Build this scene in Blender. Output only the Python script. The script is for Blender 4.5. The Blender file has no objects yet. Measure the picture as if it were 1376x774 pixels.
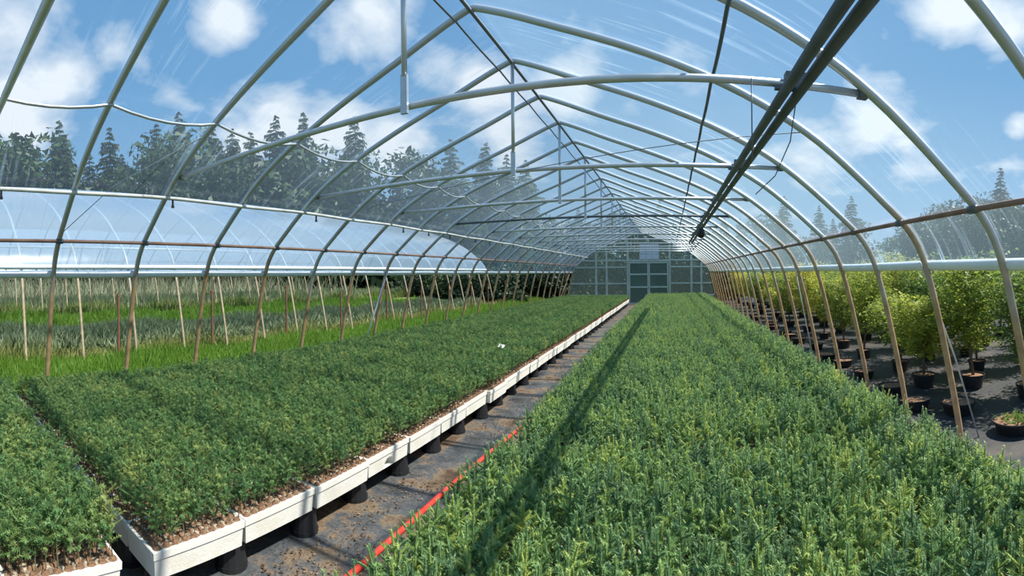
import bpy, math, random
import numpy as np
from mathutils import Vector, Matrix
random.seed(7)
RNG = np.random.default_rng(7)
SC = bpy.context.scene
COL = SC.collection

# ------------------------------------------------------------------ camera (the photograph is a cylindrical sweep panorama)
F = 640.0                      # pixels per radian of the sweep
PX0, PYH = 900.0, 368.0        # pixel column of the greenhouse axis, eye level row in the middle of the frame
EYE = 1.75
YAW = (PX0 - 688.0) / F
cd = bpy.data.cameras.new('camera')
cd.type = 'PANO'
cd.panorama_type = 'CENTRAL_CYLINDRICAL'
cd.central_cylindrical_range_u_min = -688.0 / F
cd.central_cylindrical_range_u_max = 688.0 / F
cd.central_cylindrical_range_v_min = -(774.0 - PYH) / F
cd.central_cylindrical_range_v_max = PYH / F
cd.central_cylindrical_radius = 1.0
cd.clip_start = 0.05
cd.clip_end = 600
cam = bpy.data.objects.new('camera', cd)
COL.objects.link(cam)
cam.matrix_world = Matrix.Translation((0, 0, EYE)) @ Matrix.Rotation(YAW, 4, 'Z') @ Matrix.Rotation(math.pi / 2, 4, 'X') @ Matrix.Rotation(-0.010, 4, 'Z')
SC.camera = cam

# ------------------------------------------------------------------ light, sky, exposure
SC.view_settings.view_transform = 'Standard'
SC.view_settings.look = 'None'
SC.view_settings.gamma = 1.0
SC.view_settings.use_curve_mapping = False
SC.view_settings.exposure = 0.10
SC.cycles.transparent_max_bounces = 20
sd = bpy.data.lights.new('sun', 'SUN')
sd.energy = 7.6
sd.angle = math.radians(1.0)
sd.color = (1.0, 0.95, 0.86)
sun = bpy.data.objects.new('sun', sd)
COL.objects.link(sun)
sun.location = (20, 3, 30)
sun.rotation_euler = Vector((-0.67, -0.11, -1.0)).to_track_quat('-Z', 'Y').to_euler()

def nn(nt, typ, **kw):
    n = nt.nodes.new(typ)
    for k, v in kw.items():
        setattr(n, k, v)
    return n

def setin(n, **kw):
    for k, v in kw.items():
        n.inputs[k.replace('_', ' ')].default_value = v

def ramp(nt, fac, stops):
    r = nn(nt, 'ShaderNodeValToRGB')
    e = r.color_ramp.elements
    while len(e) < len(stops):
        e.new(0.5)
    for i, (p, c) in enumerate(stops):
        e[i].position = p
        e[i].color = c if len(c) == 4 else (*c, 1)
    nt.links.new(fac, r.inputs[0])
    return r

CLOUDS = [(30, 40, 120), (90, 90, 110), (20, 130, 90), (150, 60, 60), (450, 175, 95), (380, 150, 80), (530, 190, 80), (330, 200, 70), (640, 105, 85), (600, 90, 60), (690, 190, 70), (760, 125, 60),
          (310, 15, 60), (490, 5, 90), (1165, 175, 95), (1110, 200, 80), (1220, 205, 70), (1290, 20, 70), (1345, 55, 60), (1370, 175, 30), (560, 240, 60)]
def make_world():
    w = bpy.data.worlds.new('sky')
    SC.world = w
    w.use_nodes = True
    nt = w.node_tree
    nt.nodes.clear()
    out = nn(nt, 'ShaderNodeOutputWorld')
    bg = nn(nt, 'ShaderNodeBackground')
    bg.inputs[1].default_value = 1.0
    tc = nn(nt, 'ShaderNodeTexCoord')
    sep = nn(nt, 'ShaderNodeSeparateXYZ')
    nt.links.new(tc.outputs['Generated'], sep.inputs[0])
    blue = ramp(nt, sep.outputs[2], [(0.0, (0.46, 0.61, 0.76)), (0.12, (0.29, 0.50, 0.74)), (0.38, (0.115, 0.325, 0.62)), (1.0, (0.055, 0.21, 0.50))])
    # cumulus: direction projected on a cloud layer
    add = nn(nt, 'ShaderNodeMath', operation='ADD')
    nt.links.new(sep.outputs[2], add.inputs[0]); add.inputs[1].default_value = 0.30
    vm = nn(nt, 'ShaderNodeVectorMath', operation='DIVIDE')
    comb = nn(nt, 'ShaderNodeCombineXYZ')
    for i in range(3):
        nt.links.new(add.outputs[0], comb.inputs[i])
    nt.links.new(tc.outputs['Generated'], vm.inputs[0]); nt.links.new(comb.outputs[0], vm.inputs[1])
    off = nn(nt, 'ShaderNodeVectorMath', operation='ADD')
    off.inputs[1].default_value = (3.1, 0.45, 0.2)
    nt.links.new(vm.outputs[0], off.inputs[0])
    n1 = nn(nt, 'ShaderNodeTexNoise')
    setin(n1, Scale=3.4, Detail=7.0, Roughness=0.55, Distortion=0.2)
    nt.links.new(off.outputs[0], n1.inputs['Vector'])
    prev = None
    for (px, py, sz) in CLOUDS:
        th = (px - PX0) / F; tz = (PYH - py) / F
        c = Vector((math.sin(th), math.cos(th), tz)).normalized()
        ds = nn(nt, 'ShaderNodeVectorMath', operation='DISTANCE')
        nt.links.new(tc.outputs['Generated'], ds.inputs[0]); ds.inputs[1].default_value = c
        mr = nn(nt, 'ShaderNodeMapRange'); setin(mr, From_Min=0.0, From_Max=sz / F, To_Min=1.0, To_Max=0.0)
        nt.links.new(ds.outputs['Value'], mr.inputs[0])
        if prev is None: prev = mr.outputs[0]
        else:
            mx = nn(nt, 'ShaderNodeMath', operation='MAXIMUM')
            nt.links.new(prev, mx.inputs[0]); nt.links.new(mr.outputs[0], mx.inputs[1]); prev = mx.outputs[0]
    bl = nn(nt, 'ShaderNodeMath', operation='MULTIPLY_ADD'); bl.inputs[1].default_value = 0.34
    nt.links.new(prev, bl.inputs[0]); nt.links.new(n1.outputs[0], bl.inputs[2])
    cl = ramp(nt, bl.outputs[0], [(0.57, (0, 0, 0)), (0.70, (0.5, 0.5, 0.5)), (0.84, (1, 1, 1))])
    mix = nn(nt, 'ShaderNodeMixRGB')
    mix.inputs[2].default_value = (0.90, 0.94, 1.0, 1)
    nt.links.new(cl.outputs[0], mix.inputs[0]); nt.links.new(blue.outputs[0], mix.inputs[1])
    nt.links.new(mix.outputs[0], bg.inputs[0])
    nt.links.new(bg.outputs[0], out.inputs[0])
make_world()

# ------------------------------------------------------------------ helpers: meshes
class MB:
    """collects geometry, builds ONE mesh"""
    def __init__(self):
        self.v = []; self.f = []; self.m = []
        self.mi = 0
    def add(self, vs, fs):
        b = len(self.v)
        self.v += [tuple(p) for p in vs]
        self.f += [tuple(i + b for i in q) for q in fs]
        self.m += [self.mi] * len(fs)
    def box(self, x0, x1, y0, y1, z0, z1):
        v = [(x, y, z) for z in (z0, z1) for y in (y0, y1) for x in (x0, x1)]
        self.add(v, [(0, 2, 3, 1), (4, 5, 7, 6), (0, 1, 5, 4), (2, 6, 7, 3), (0, 4, 6, 2), (1, 3, 7, 5)])
    def tube(self, pts, r, n=8, cap=True):
        pts = [Vector(p) for p in pts]
        rs = r if isinstance(r, (list, tuple)) else [r] * len(pts)
        rings = []
        up = None
        for i, p in enumerate(pts):
            t = (pts[min(i + 1, len(pts) - 1)] - pts[max(i - 1, 0)]).normalized()
            if up is None:
                a = Vector((0, 0, 1)) if abs(t.z) < 0.9 else Vector((1, 0, 0))
                up = (a - t * a.dot(t)).normalized()
            else:
                up = (up - t * up.dot(t))
                up = up.normalized() if up.length > 1e-6 else t.orthogonal().normalized()
            s = t.cross(up)
            rings.append([p + (up * math.cos(2 * math.pi * k / n) + s * math.sin(2 * math.pi * k / n)) * rs[i] for k in range(n)])
        vs = [q for r_ in rings for q in r_]
        fs = []
        for i in range(len(pts) - 1):
            for k in range(n):
                fs.append((i * n + k, i * n + (k + 1) % n, (i + 1) * n + (k + 1) % n, (i + 1) * n + k))
        if cap:
            fs.append(tuple(range(n - 1, -1, -1)))
            fs.append(tuple((len(pts) - 1) * n + k for k in range(n)))
        self.add(vs, fs)
    def lathe(self, prof, n=16, c=(0, 0, 0)):
        vs = []; fs = []
        for (r, z) in prof:
            for k in range(n):
                a = 2 * math.pi * k / n
                vs.append((c[0] + r * math.cos(a), c[1] + r * math.sin(a), c[2] + z))
        for i in range(len(prof) - 1):
            for k in range(n):
                fs.append((i * n + k, i * n + (k + 1) % n, (i + 1) * n + (k + 1) % n, (i + 1) * n + k))
        self.add(vs, fs)
    def mesh(self, name, mats, smooth=False):
        me = bpy.data.meshes.new(name)
        me.from_pydata(self.v, [], self.f)
        for m in (mats if isinstance(mats, (list, tuple)) else [mats]):
            me.materials.append(m)
        if len(set(self.m)) > 1:
            me.polygons.foreach_set('material_index', self.m)
        if smooth:
            me.polygons.foreach_set('use_smooth', [True] * len(self.f))
        me.update()
        return me
    def build(self, name, mats, parent=None, smooth=False):
        return obj(name, self.mesh(name, mats, smooth), parent)

def obj(name, me, parent=None):
    o = bpy.data.objects.new(name, me)
    COL.objects.link(o)
    if parent is not None:
        o.parent = parent
    return o

def tag(o, label=None, cat=None, group=None, kind=None):
    if label: o['label'] = label
    if cat: o['category'] = cat
    if group: o['group'] = group
    if kind: o['kind'] = kind
    return o

def empty(name, loc, rz=0.0):
    o = bpy.data.objects.new(name, None)
    COL.objects.link(o)
    o.location = loc
    o.rotation_euler = (0, 0, rz)
    o.empty_display_size = 0.1
    return o

def copy_tree(o, parent=None):
    c = o.copy()
    COL.objects.link(c)
    c.parent = parent
    for ch in KIDS.get(o.name, list(o.children)):
        copy_tree(ch, c)
    return c
KIDS = {}

def tri_mesh(name, V, mats):
    """V: (n,3,3) array of separate triangles"""
    V = np.asarray(V, np.float32)
    n = len(V)
    me = bpy.data.meshes.new(name)
    me.vertices.add(n * 3); me.loops.add(n * 3); me.polygons.add(n)
    me.vertices.foreach_set('co', V.reshape(-1))
    me.loops.foreach_set('vertex_index', np.arange(n * 3, dtype=np.int32))
    me.polygons.foreach_set('loop_start', np.arange(0, n * 3, 3, dtype=np.int32))
    me.materials.append(mats)
    me.update(); me.validate()
    return me

# ------------------------------------------------------------------ helpers: materials
def mat(name, color, rough=0.6, metal=0.0, noise=None, bump=None, spec=0.4):
    """noise = (scale, colour2, lo, hi)  bump = (scale, strength)"""
    m = bpy.data.materials.new(name)
    m.use_nodes = True
    nt = m.node_tree
    b = nt.nodes['Principled BSDF']
    b.inputs['Base Color'].default_value = (*color, 1)
    b.inputs['Roughness'].default_value = rough
    b.inputs['Metallic'].default_value = metal
    b.inputs['Specular IOR Level'].default_value = spec
    tc = nn(nt, 'ShaderNodeTexCoord')
    if noise:
        n = nn(nt, 'ShaderNodeTexNoise')
        setin(n, Scale=noise[0], Detail=5.0)
        nt.links.new(tc.outputs['Object'], n.inputs['Vector'])
        r = ramp(nt, n.outputs[0], [(noise[2], color), (noise[3], noise[1])])
        nt.links.new(r.outputs[0], b.inputs['Base Color'])
    if bump:
        n = nn(nt, 'ShaderNodeTexNoise')
        setin(n, Scale=bump[0], Detail=4.0)
        nt.links.new(tc.outputs['Object'], n.inputs['Vector'])
        bp = nn(nt, 'ShaderNodeBump')
        bp.inputs['Strength'].default_value = bump[1]
        bp.inputs['Distance'].default_value = 0.02
        nt.links.new(n.outputs[0], bp.inputs['Height'])
        nt.links.new(bp.outputs[0], b.inputs['Normal'])
    return m

def pipe_mat(name, zlo, zhi, silver=(0.50, 0.54, 0.57), rust=(0.33, 0.21, 0.11), seed=0.0):
    """galvanised pipe, bare and clean above, rusty towards the ground"""
    m = bpy.data.materials.new(name)
    m.use_nodes = True
    nt = m.node_tree
    b = nt.nodes['Principled BSDF']
    g = nn(nt, 'ShaderNodeNewGeometry')
    sep = nn(nt, 'ShaderNodeSeparateXYZ')
    nt.links.new(g.outputs['Position'], sep.inputs[0])
    n = nn(nt, 'ShaderNodeTexNoise')
    setin(n, Scale=1.1, Detail=4.0)
    nt.links.new(g.outputs['Position'], n.inputs['Vector'])
    mr = nn(nt, 'ShaderNodeMapRange')
    setin(mr, From_Min=zlo, From_Max=zhi, To_Min=1.0, To_Max=0.0)
    nt.links.new(sep.outputs[2], mr.inputs[0])
    ma = nn(nt, 'ShaderNodeMath', operation='MULTIPLY_ADD')
    nt.links.new(n.outputs[0], ma.inputs[0]); ma.inputs[1].default_value = 1.3
    sb = nn(nt, 'ShaderNodeMath', operation='SUBTRACT')
    nt.links.new(mr.outputs[0], sb.inputs[0]); sb.inputs[1].default_value = 0.62
    nt.links.new(sb.outputs[0], ma.inputs[2])
    cl = ramp(nt, ma.outputs[0], [(0.25, (0, 0, 0)), (0.75, (1, 1, 1))])
    n2 = nn(nt, 'ShaderNodeTexNoise')
    setin(n2, Scale=9.0, Detail=5.0)
    nt.links.new(g.outputs['Position'], n2.inputs['Vector'])
    rc = ramp(nt, n2.outputs[0], [(0.35, rust), (0.65, tuple(c * 1.5 for c in rust))])
    mx = nn(nt, 'ShaderNodeMixRGB')
    mx.inputs[1].default_value = (*silver, 1)
    nt.links.new(cl.outputs[0], mx.inputs[0]); nt.links.new(rc.outputs[0], mx.inputs[2])
    nt.links.new(mx.outputs[0], b.inputs['Base Color'])
    me = nn(nt, 'ShaderNodeMath', operation='MULTIPLY_ADD')
    nt.links.new(cl.outputs[0], me.inputs[0]); me.inputs[1].default_value = -0.6; me.inputs[2].default_value = 0.6
    nt.links.new(me.outputs[0], b.inputs['Metallic'])
    b.inputs['Roughness'].default_value = 0.42
    return m

def film_mat(name, haze, tint, streaks=True, gloss=0.35, edge=0.35, milk=(0.70, 0.83, 0.95)):
    """greenhouse polythene: mostly clear, a little milky, creased"""
    m = bpy.data.materials.new(name)
    m.use_nodes = True
    nt = m.node_tree
    nt.nodes.clear()
    out = nn(nt, 'ShaderNodeOutputMaterial')
    tr = nn(nt, 'ShaderNodeBsdfTransparent'); tr.inputs[0].default_value = (*tint, 1)
    tl = nn(nt, 'ShaderNodeBsdfTranslucent'); tl.inputs[0].default_value = (*milk, 1)
    df = nn(nt, 'ShaderNodeBsdfDiffuse'); df.inputs[0].default_value = (*milk, 1)
    mk = nn(nt, 'ShaderNodeMixShader'); mk.inputs[0].default_value = 0.5
    nt.links.new(tl.outputs[0], mk.inputs[1]); nt.links.new(df.outputs[0], mk.inputs[2])
    uv = nn(nt, 'ShaderNodeUVMap')
    fac = nn(nt, 'ShaderNodeMath', operation='ADD'); fac.use_clamp = True
    fac.inputs[0].default_value = haze; fac.inputs[1].default_value = 0.0
    n2 = nn(nt, 'ShaderNodeTexNoise')
    setin(n2, Scale=0.8, Detail=3.0)
    nt.links.new(uv.outputs[0], n2.inputs['Vector'])
    if streaks:
        mp = nn(nt, 'ShaderNodeMapping')
        mp.inputs['Rotation'].default_value = (0, 0, math.radians(24))
        mp.inputs['Scale'].default_value = (11.0, 0.5, 1)
        nt.links.new(uv.outputs[0], mp.inputs[0])
        n = nn(nt, 'ShaderNodeTexNoise')
        setin(n, Scale=1.6, Detail=3.0, Roughness=0.6, Distortion=0.6)
        nt.links.new(mp.outputs[0], n.inputs['Vector'])
        r = ramp(nt, n.outputs[0], [(0.54, (0, 0, 0)), (0.60, (0.45, 0.45, 0.45)), (0.67, (1, 1, 1))])
        r2 = ramp(nt, n2.outputs[0], [(0.45, (0, 0, 0)), (0.65, (1, 1, 1))])
        mu = nn(nt, 'ShaderNodeMath', operation='MULTIPLY')
        nt.links.new(r.outputs[0], mu.inputs[0]); nt.links.new(r2.outputs[0], mu.inputs[1])
        mu2 = nn(nt, 'ShaderNodeMath', operation='MULTIPLY')
        nt.links.new(mu.outputs[0], mu2.inputs[0]); mu2.inputs[1].default_value = 0.45
        nt.links.new(mu2.outputs[0], fac.inputs[1])
    lw = nn(nt, 'ShaderNodeLayerWeight'); lw.inputs[0].default_value = 0.5
    pw = nn(nt, 'ShaderNodeMath', operation='POWER')
    nt.links.new(lw.outputs['Facing'], pw.inputs[0]); pw.inputs[1].default_value = 2.5
    ed = nn(nt, 'ShaderNodeMath', operation='MULTIPLY_ADD'); ed.use_clamp = True
    nt.links.new(pw.outputs[0], ed.inputs[0]); ed.inputs[1].default_value = edge
    nt.links.new(fac.outputs[0], ed.inputs[2])
    s1 = nn(nt, 'ShaderNodeMixShader')
    nt.links.new(ed.outputs[0], s1.inputs[0]); nt.links.new(tr.outputs[0], s1.inputs[1]); nt.links.new(mk.outputs[0], s1.inputs[2])
    gl = nn(nt, 'ShaderNodeBsdfGlossy'); gl.inputs['Roughness'].default_value = 0.22
    gl.inputs['Color'].default_value = (1, 1, 1, 1)
    bp = nn(nt, 'ShaderNodeBump'); bp.inputs['Strength'].default_value = 0.25; bp.inputs['Distance'].default_value = 0.1
    nt.links.new(n2.outputs[0], bp.inputs['Height']); nt.links.new(bp.outputs[0], gl.inputs['Normal'])
    # thin sheet: the same reflectance from both sides, rising towards grazing
    fr = nn(nt, 'ShaderNodeMath', operation='POWER')
    nt.links.new(lw.outputs['Facing'], fr.inputs[0]); fr.inputs[1].default_value = 4.0
    fm = nn(nt, 'ShaderNodeMath', operation='MULTIPLY_ADD')
    nt.links.new(fr.outputs[0], fm.inputs[0]); fm.inputs[1].default_value = gloss; fm.inputs[2].default_value = 0.06 * gloss
    s2 = nn(nt, 'ShaderNodeMixShader')
    nt.links.new(fm.outputs[0], s2.inputs[0]); nt.links.new(s1.outputs[0], s2.inputs[1]); nt.links.new(gl.outputs[0], s2.inputs[2])
    nt.links.new(s2.outputs[0], out.inputs[0])
    return m

def leaf_mat(name, stops, transl=0.35, rough=0.5, patch=None):
    """foliage: colour differs plant by plant, light passes through"""
    m = bpy.data.materials.new(name)
    m.use_nodes = True
    nt = m.node_tree
    nt.nodes.clear()
    out = nn(nt, 'ShaderNodeOutputMaterial')
    oi = nn(nt, 'ShaderNodeObjectInfo')
    g = nn(nt, 'ShaderNodeNewGeometry')
    n = nn(nt, 'ShaderNodeTexNoise')
    setin(n, Scale=patch or 1.3, Detail=2.0)
    nt.links.new(g.outputs['Position'], n.inputs['Vector'])
    a = nn(nt, 'ShaderNodeMath', operation='MULTIPLY_ADD')
    nt.links.new(oi.outputs['Random'], a.inputs[0]); a.inputs[1].default_value = 0.78
    b = nn(nt, 'ShaderNodeMath', operation='MULTIPLY_ADD')
    nt.links.new(n.outputs[0], b.inputs[0]); b.inputs[1].default_value = 0.55; b.inputs[2].default_value = -0.17
    nt.links.new(b.outputs[0], a.inputs[2])
    r = ramp(nt, a.outputs[0], stops)
    df = nn(nt, 'ShaderNodeBsdfPrincipled')
    df.inputs['Roughness'].default_value = rough
    df.inputs['Specular IOR Level'].default_value = 0.35
    tl = nn(nt, 'ShaderNodeBsdfTranslucent')
    nt.links.new(r.outputs[0], df.inputs['Base Color']); nt.links.new(r.outputs[0], tl.inputs[0])
    mx = nn(nt, 'ShaderNodeMixShader'); mx.inputs[0].default_value = transl
    nt.links.new(df.outputs[0], mx.inputs[1]); nt.links.new(tl.outputs[0], mx.inputs[2])
    nt.links.new(mx.outputs[0], out.inputs[0])
    return m

M = {}
M['hoop'] = pipe_mat('galvanised_hoop_pipe', 0.9, 3.2)
M['pipe'] = mat('galvanised_pipe', (0.50, 0.54, 0.58), 0.40, 0.6, (6.0, (0.62, 0.65, 0.68), 0.35, 0.7))
M['dark_pipe'] = mat('dark_pipe_and_shaded_tie', (0.085, 0.105, 0.12), 0.5, 0.2, (5.0, (0.13, 0.15, 0.17), 0.3, 0.7))
M['rust_pipe'] = mat('rusty_pipe', (0.20, 0.115, 0.085), 0.7, 0.1, (3.0, (0.34, 0.24, 0.19), 0.35, 0.7))
M['white_pipe'] = mat('white_plastic_pipe', (0.62, 0.64, 0.62), 0.5, 0.0, (4.0, (0.42, 0.40, 0.36), 0.45, 0.75))
M['wire'] = mat('steel_wire', (0.16, 0.18, 0.20), 0.5, 0.5)
M['roll'] = mat('rolled_white_film', (0.80, 0.84, 0.86), 0.4, 0.0, (3.0, (0.66, 0.72, 0.76), 0.4, 0.7))
M['film'] = film_mat('clear_polythene', 0.122, (0.94, 0.97, 0.98), gloss=0.45, edge=0.35, milk=(0.56, 0.75, 0.93))
M['milky_sky_film'] = film_mat('milky_sky_tint_polythene', 0.40, (0.86, 0.91, 0.95), streaks=False, gloss=1.0, edge=0.4, milk=(0.60, 0.76, 0.95))  # milky film, with the sky's reflection put into its blue tint
M['end_film'] = film_mat('end_wall_polythene', 0.30, (0.70, 0.82, 0.76), streaks=False, gloss=0.3, edge=0.1, milk=(0.46, 0.58, 0.53))
M['tray'] = mat('white_polystyrene', (0.80, 0.775, 0.70), 0.8, 0.0, (7.0, (0.70, 0.64, 0.52), 0.52, 0.80), (90.0, 0.15))
M['tray_top'] = mat('polystyrene_with_peat_crumbs', (0.50, 0.43, 0.33), 0.9, 0.0, (30.0, (0.14, 0.085, 0.05), 0.38, 0.56))
M['soil'] = mat('brown_peat_plug', (0.20, 0.105, 0.06), 0.95, 0.0, (45.0, (0.36, 0.22, 0.13), 0.4, 0.7), (120.0, 0.6))
M['litter'] = mat('dry_leaf_crumbs', (0.10, 0.06, 0.035), 0.95, 0.0, (3.0, (0.30, 0.20, 0.12), 0.40, 0.62))
M['pot'] = mat('black_plastic', (0.018, 0.019, 0.021), 0.45)
M['red'] = mat('red_plastic', (0.62, 0.045, 0.03), 0.45, 0.0, (8.0, (0.75, 0.10, 0.06), 0.4, 0.7))
M['white'] = mat('white_plastic_tag', (0.85, 0.86, 0.86), 0.5)
M['frame'] = mat('weathered_frame_timber', (0.46, 0.52, 0.49), 0.7, 0.0, (5.0, (0.58, 0.63, 0.60), 0.35, 0.7))
M['stake'] = mat('red_brown_stake', (0.20, 0.085, 0.045), 0.8, 0.0, (6.0, (0.10, 0.06, 0.05), 0.4, 0.65))
M['fence'] = mat('grey_fence_board', (0.23, 0.24, 0.24), 0.8, 0.0, (4.0, (0.34, 0.35, 0.35), 0.35, 0.7))
M['bark'] = mat('bark', (0.10, 0.075, 0.055), 0.9, 0.0, (30.0, (0.16, 0.125, 0.09), 0.35, 0.7))
M['stem'] = mat('woody_stem', (0.17, 0.12, 0.06), 0.8)
M['spruce'] = leaf_mat('spruce_needles', [(0.05, (0.18, 0.30, 0.155)), (0.40, (0.255, 0.41, 0.165)), (0.68, (0.35, 0.50, 0.17)), (0.95, (0.56, 0.63, 0.17))])
M['pine'] = leaf_mat('fir_needles', [(0.05, (0.11, 0.23, 0.085)), (0.40, (0.17, 0.31, 0.11)), (0.70, (0.25, 0.38, 0.13)), (0.95, (0.42, 0.48, 0.15))])
M['potted'] = leaf_mat('yellow_green_foliage', [(0.10, (0.22, 0.32, 0.05)), (0.5, (0.40, 0.45, 0.07)), (0.9, (0.62, 0.56, 0.10))], 0.55)
M['potted_dark'] = leaf_mat('mid_green_foliage', [(0.10, (0.11, 0.20, 0.05)), (0.5, (0.19, 0.29, 0.06)), (0.9, (0.30, 0.36, 0.07))], 0.5)
M['grass'] = leaf_mat('lush_grass', [(0.10, (0.12, 0.24, 0.03)), (0.5, (0.17, 0.32, 0.035)), (0.9, (0.26, 0.38, 0.06))], 0.45)
M['weed'] = leaf_mat('dry_weeds', [(0.10, (0.14, 0.20, 0.05)), (0.5, (0.23, 0.26, 0.08)), (0.9, (0.40, 0.37, 0.16))], 0.4)
M['grey_crop'] = leaf_mat('grey_green_crop', [(0.10, (0.09, 0.13, 0.075)), (0.5, (0.13, 0.18, 0.10)), (0.9, (0.18, 0.23, 0.12))], 0.3)
M['forest'] = leaf_mat('conifer_needles', [(0.10, (0.020, 0.040, 0.022)), (0.5, (0.030, 0.055, 0.026)), (0.9, (0.045, 0.075, 0.030))], 0.15, patch=0.1)
M['broadleaf'] = leaf_mat('broadleaf_foliage', [(0.10, (0.035, 0.065, 0.025)), (0.5, (0.05, 0.09, 0.03)), (0.9, (0.075, 0.12, 0.035))], 0.2, patch=0.1)

def fabric_mat():
    m = mat('black_woven_ground_fabric', (0.05, 0.052, 0.055), 0.55)
    nt = m.node_tree
    b = nt.nodes['Principled BSDF']
    g = nn(nt, 'ShaderNodeNewGeometry')
    n = nn(nt, 'ShaderNodeTexNoise'); setin(n, Scale=2.3, Detail=7.0, Roughness=0.65)
    nt.links.new(g.outputs['Position'], n.inputs['Vector'])
    r = ramp(nt, n.outputs[0], [(0.36, (0.05, 0.056, 0.064)), (0.49, (0.10, 0.105, 0.11)), (0.555, (0.20, 0.145, 0.095)), (0.66, (0.085, 0.05, 0.03))])
    n3 = nn(nt, 'ShaderNodeTexNoise'); setin(n3, Scale=40.0, Detail=4.0)
    nt.links.new(g.outputs['Position'], n3.inputs['Vector'])
    mx = nn(nt, 'ShaderNodeMixRGB', blend_type='MULTIPLY'); mx.inputs[0].default_value = 0.7
    r3 = ramp(nt, n3.outputs[0], [(0.35, (0.55, 0.55, 0.55)), (0.65, (1.3, 1.25, 1.2))])
    nt.links.new(r.outputs[0], mx.inputs[1]); nt.links.new(r3.outputs[0], mx.inputs[2])
    nt.links.new(mx.outputs[0], b.inputs['Base Color'])
    rr = ramp(nt, n.outputs[0], [(0.35, (0.25, 0.25, 0.25)), (0.6, (0.85, 0.85, 0.85))])
    nt.links.new(rr.outputs[0], b.inputs['Roughness'])
    bp = nn(nt, 'ShaderNodeBump'); bp.inputs['Strength'].default_value = 0.5; bp.inputs['Distance'].default_value = 0.03
    nt.links.new(n.outputs[0], bp.inputs['Height']); nt.links.new(bp.outputs[0], b.inputs['Normal'])
    return m
M['fabric'] = fabric_mat()
M['nursery_fabric'] = mat('dusty_black_ground_fabric', (0.035, 0.037, 0.04), 0.6, 0.0, (1.6, (0.10, 0.085, 0.07), 0.50, 0.72), (12.0, 0.4))
M['earth'] = mat('grassy_earth', (0.10, 0.12, 0.045), 0.95, 0.0, (0.7, (0.14, 0.20, 0.05), 0.35, 0.65), (8.0, 0.5))

# ------------------------------------------------------------------ the setting
CX = -1.6                       # ridge line
S = 1.07                        # hoop spacing
Y0 = 2.60                       # a hoop that carries a cross tie
K0, K1 = -5, 22
YA, YB = Y0 + S * K0, Y0 + S * K1
PROFILE = [(0.0, 3.985), (0.08, 3.965), (0.30, 3.88), (0.75, 3.695), (1.43, 3.445), (2.02, 3.21), (2.47, 2.99), (2.80, 2.79), (3.10, 2.56), (3.36, 2.34),
           (3.60, 2.12), (3.76, 1.86), (3.90, 1.40), (4.04, 0.80), (4.14, 0.30), (4.18, 0.0)]
def catmull(P, n=4):
    out = []
    P = [Vector((a, 0, b)) for a, b in P]
    for i in range(len(P) - 1):
        p0 = P[i - 1] if i > 0 else Vector((-P[1].x, 0, P[1].z))
        p1, p2 = P[i], P[i + 1]
        p3 = P[i + 2] if i + 2 < len(P) else p2 * 2 - p1
        for k in range(n):
            t = k / n
            out.append(0.5 * ((2 * p1) + (p2 - p0) * t + (2 * p0 - 5 * p1 + 4 * p2 - p3) * t * t + (3 * p1 - p0 - 3 * p2 + p3) * t ** 3))
    out.append(P[-1])
    return out
HALF = catmull(PROFILE, 3)
ARC = [Vector((-p.x, 0, p.z)) for p in reversed(HALF)] + HALF[1:]        # left foot to right foot
def half_at(z):
    for a, b in zip(HALF, HALF[1:]):
        if b.z <= z <= a.z:
            return a.x + (b.x - a.x) * (a.z - z) / max(a.z - b.z, 1e-6)
    return 4.18

m = MB()
m.add([(-400, -300, -0.02), (400, -300, -0.02), (400, 420, -0.02), (-400, 420, -0.02)], [(0, 1, 2, 3)])
tag(m.build('ground', M['earth']), 'open grassy earth around the greenhouses', 'ground', kind='structure')
m = MB()
m.box(-5.95, 2.75, -6, 27.0, -0.015, 0.0)
tag(m.build('floor', M['fabric']), 'black woven ground fabric under the seedling trays', 'floor', kind='structure')
m = MB()
m.box(2.76, 11.0, -6, 32.0, -0.015, 0.0)
tag(m.build('nursery_ground', M['nursery_fabric']), 'black ground fabric under the potted trees', 'ground', kind='structure')

def cover(name, cx, ya, yb, zlo, material, n=60, parent=None, off=0.028, sag=0.012):
    pts = [p for p in ARC]
    # cut at zlo on both sides
    body = [p for p in pts if p.z > zlo]
    h = half_at(zlo)
    body = [Vector((-h, 0, zlo))] + body + [Vector((h, 0, zlo))]
    s = [0.0]
    for a, b in zip(body, body[1:]):
        s.append(s[-1] + (b - a).length)
    ys = np.linspace(ya, yb, n)
    vs = []; uvs = []
    for y in ys:
        ph = ((y - Y0) / S) % 1.0
        inw = sag * math.sin(math.pi * ph)
        for i, p in enumerate(body):
            a = body[max(i - 1, 0)]; b = body[min(i + 1, len(body) - 1)]
            t = (b - a).normalized(); nrm = Vector((-t.z, 0, t.x))
            q = p + nrm * (off - inw)
            vs.append((cx + q.x, y, q.z)); uvs.append((y, s[i]))
    k = len(body)
    fs = [(j * k + i, j * k + i + 1, (j + 1) * k + i + 1, (j + 1) * k + i) for j in range(len(ys) - 1) for i in range(k - 1)]
    me = bpy.data.meshes.new(name)
    me.from_pydata(vs, [], fs)
    uvl = me.uv_layers.new(name='UVMap')
    li = np.zeros(len(me.loops), np.int32); me.loops.foreach_get('vertex_index', li)
    uvl.data.foreach_set('uv', np.asarray(uvs, np.float32)[li].reshape(-1))
    me.polygons.foreach_set('use_smooth', [True] * len(fs))
    me.materials.append(material)
    return obj(name, me, parent)

ROLL_Z = 1.81
CEIL = tag(cover('ceiling', CX, YA - 0.2, YB, ROLL_Z, M['film'], n=int((K1 - K0) * 6) + 1), 'clear polythene film stretched over the arched greenhouse', 'film cover', kind='structure')

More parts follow.
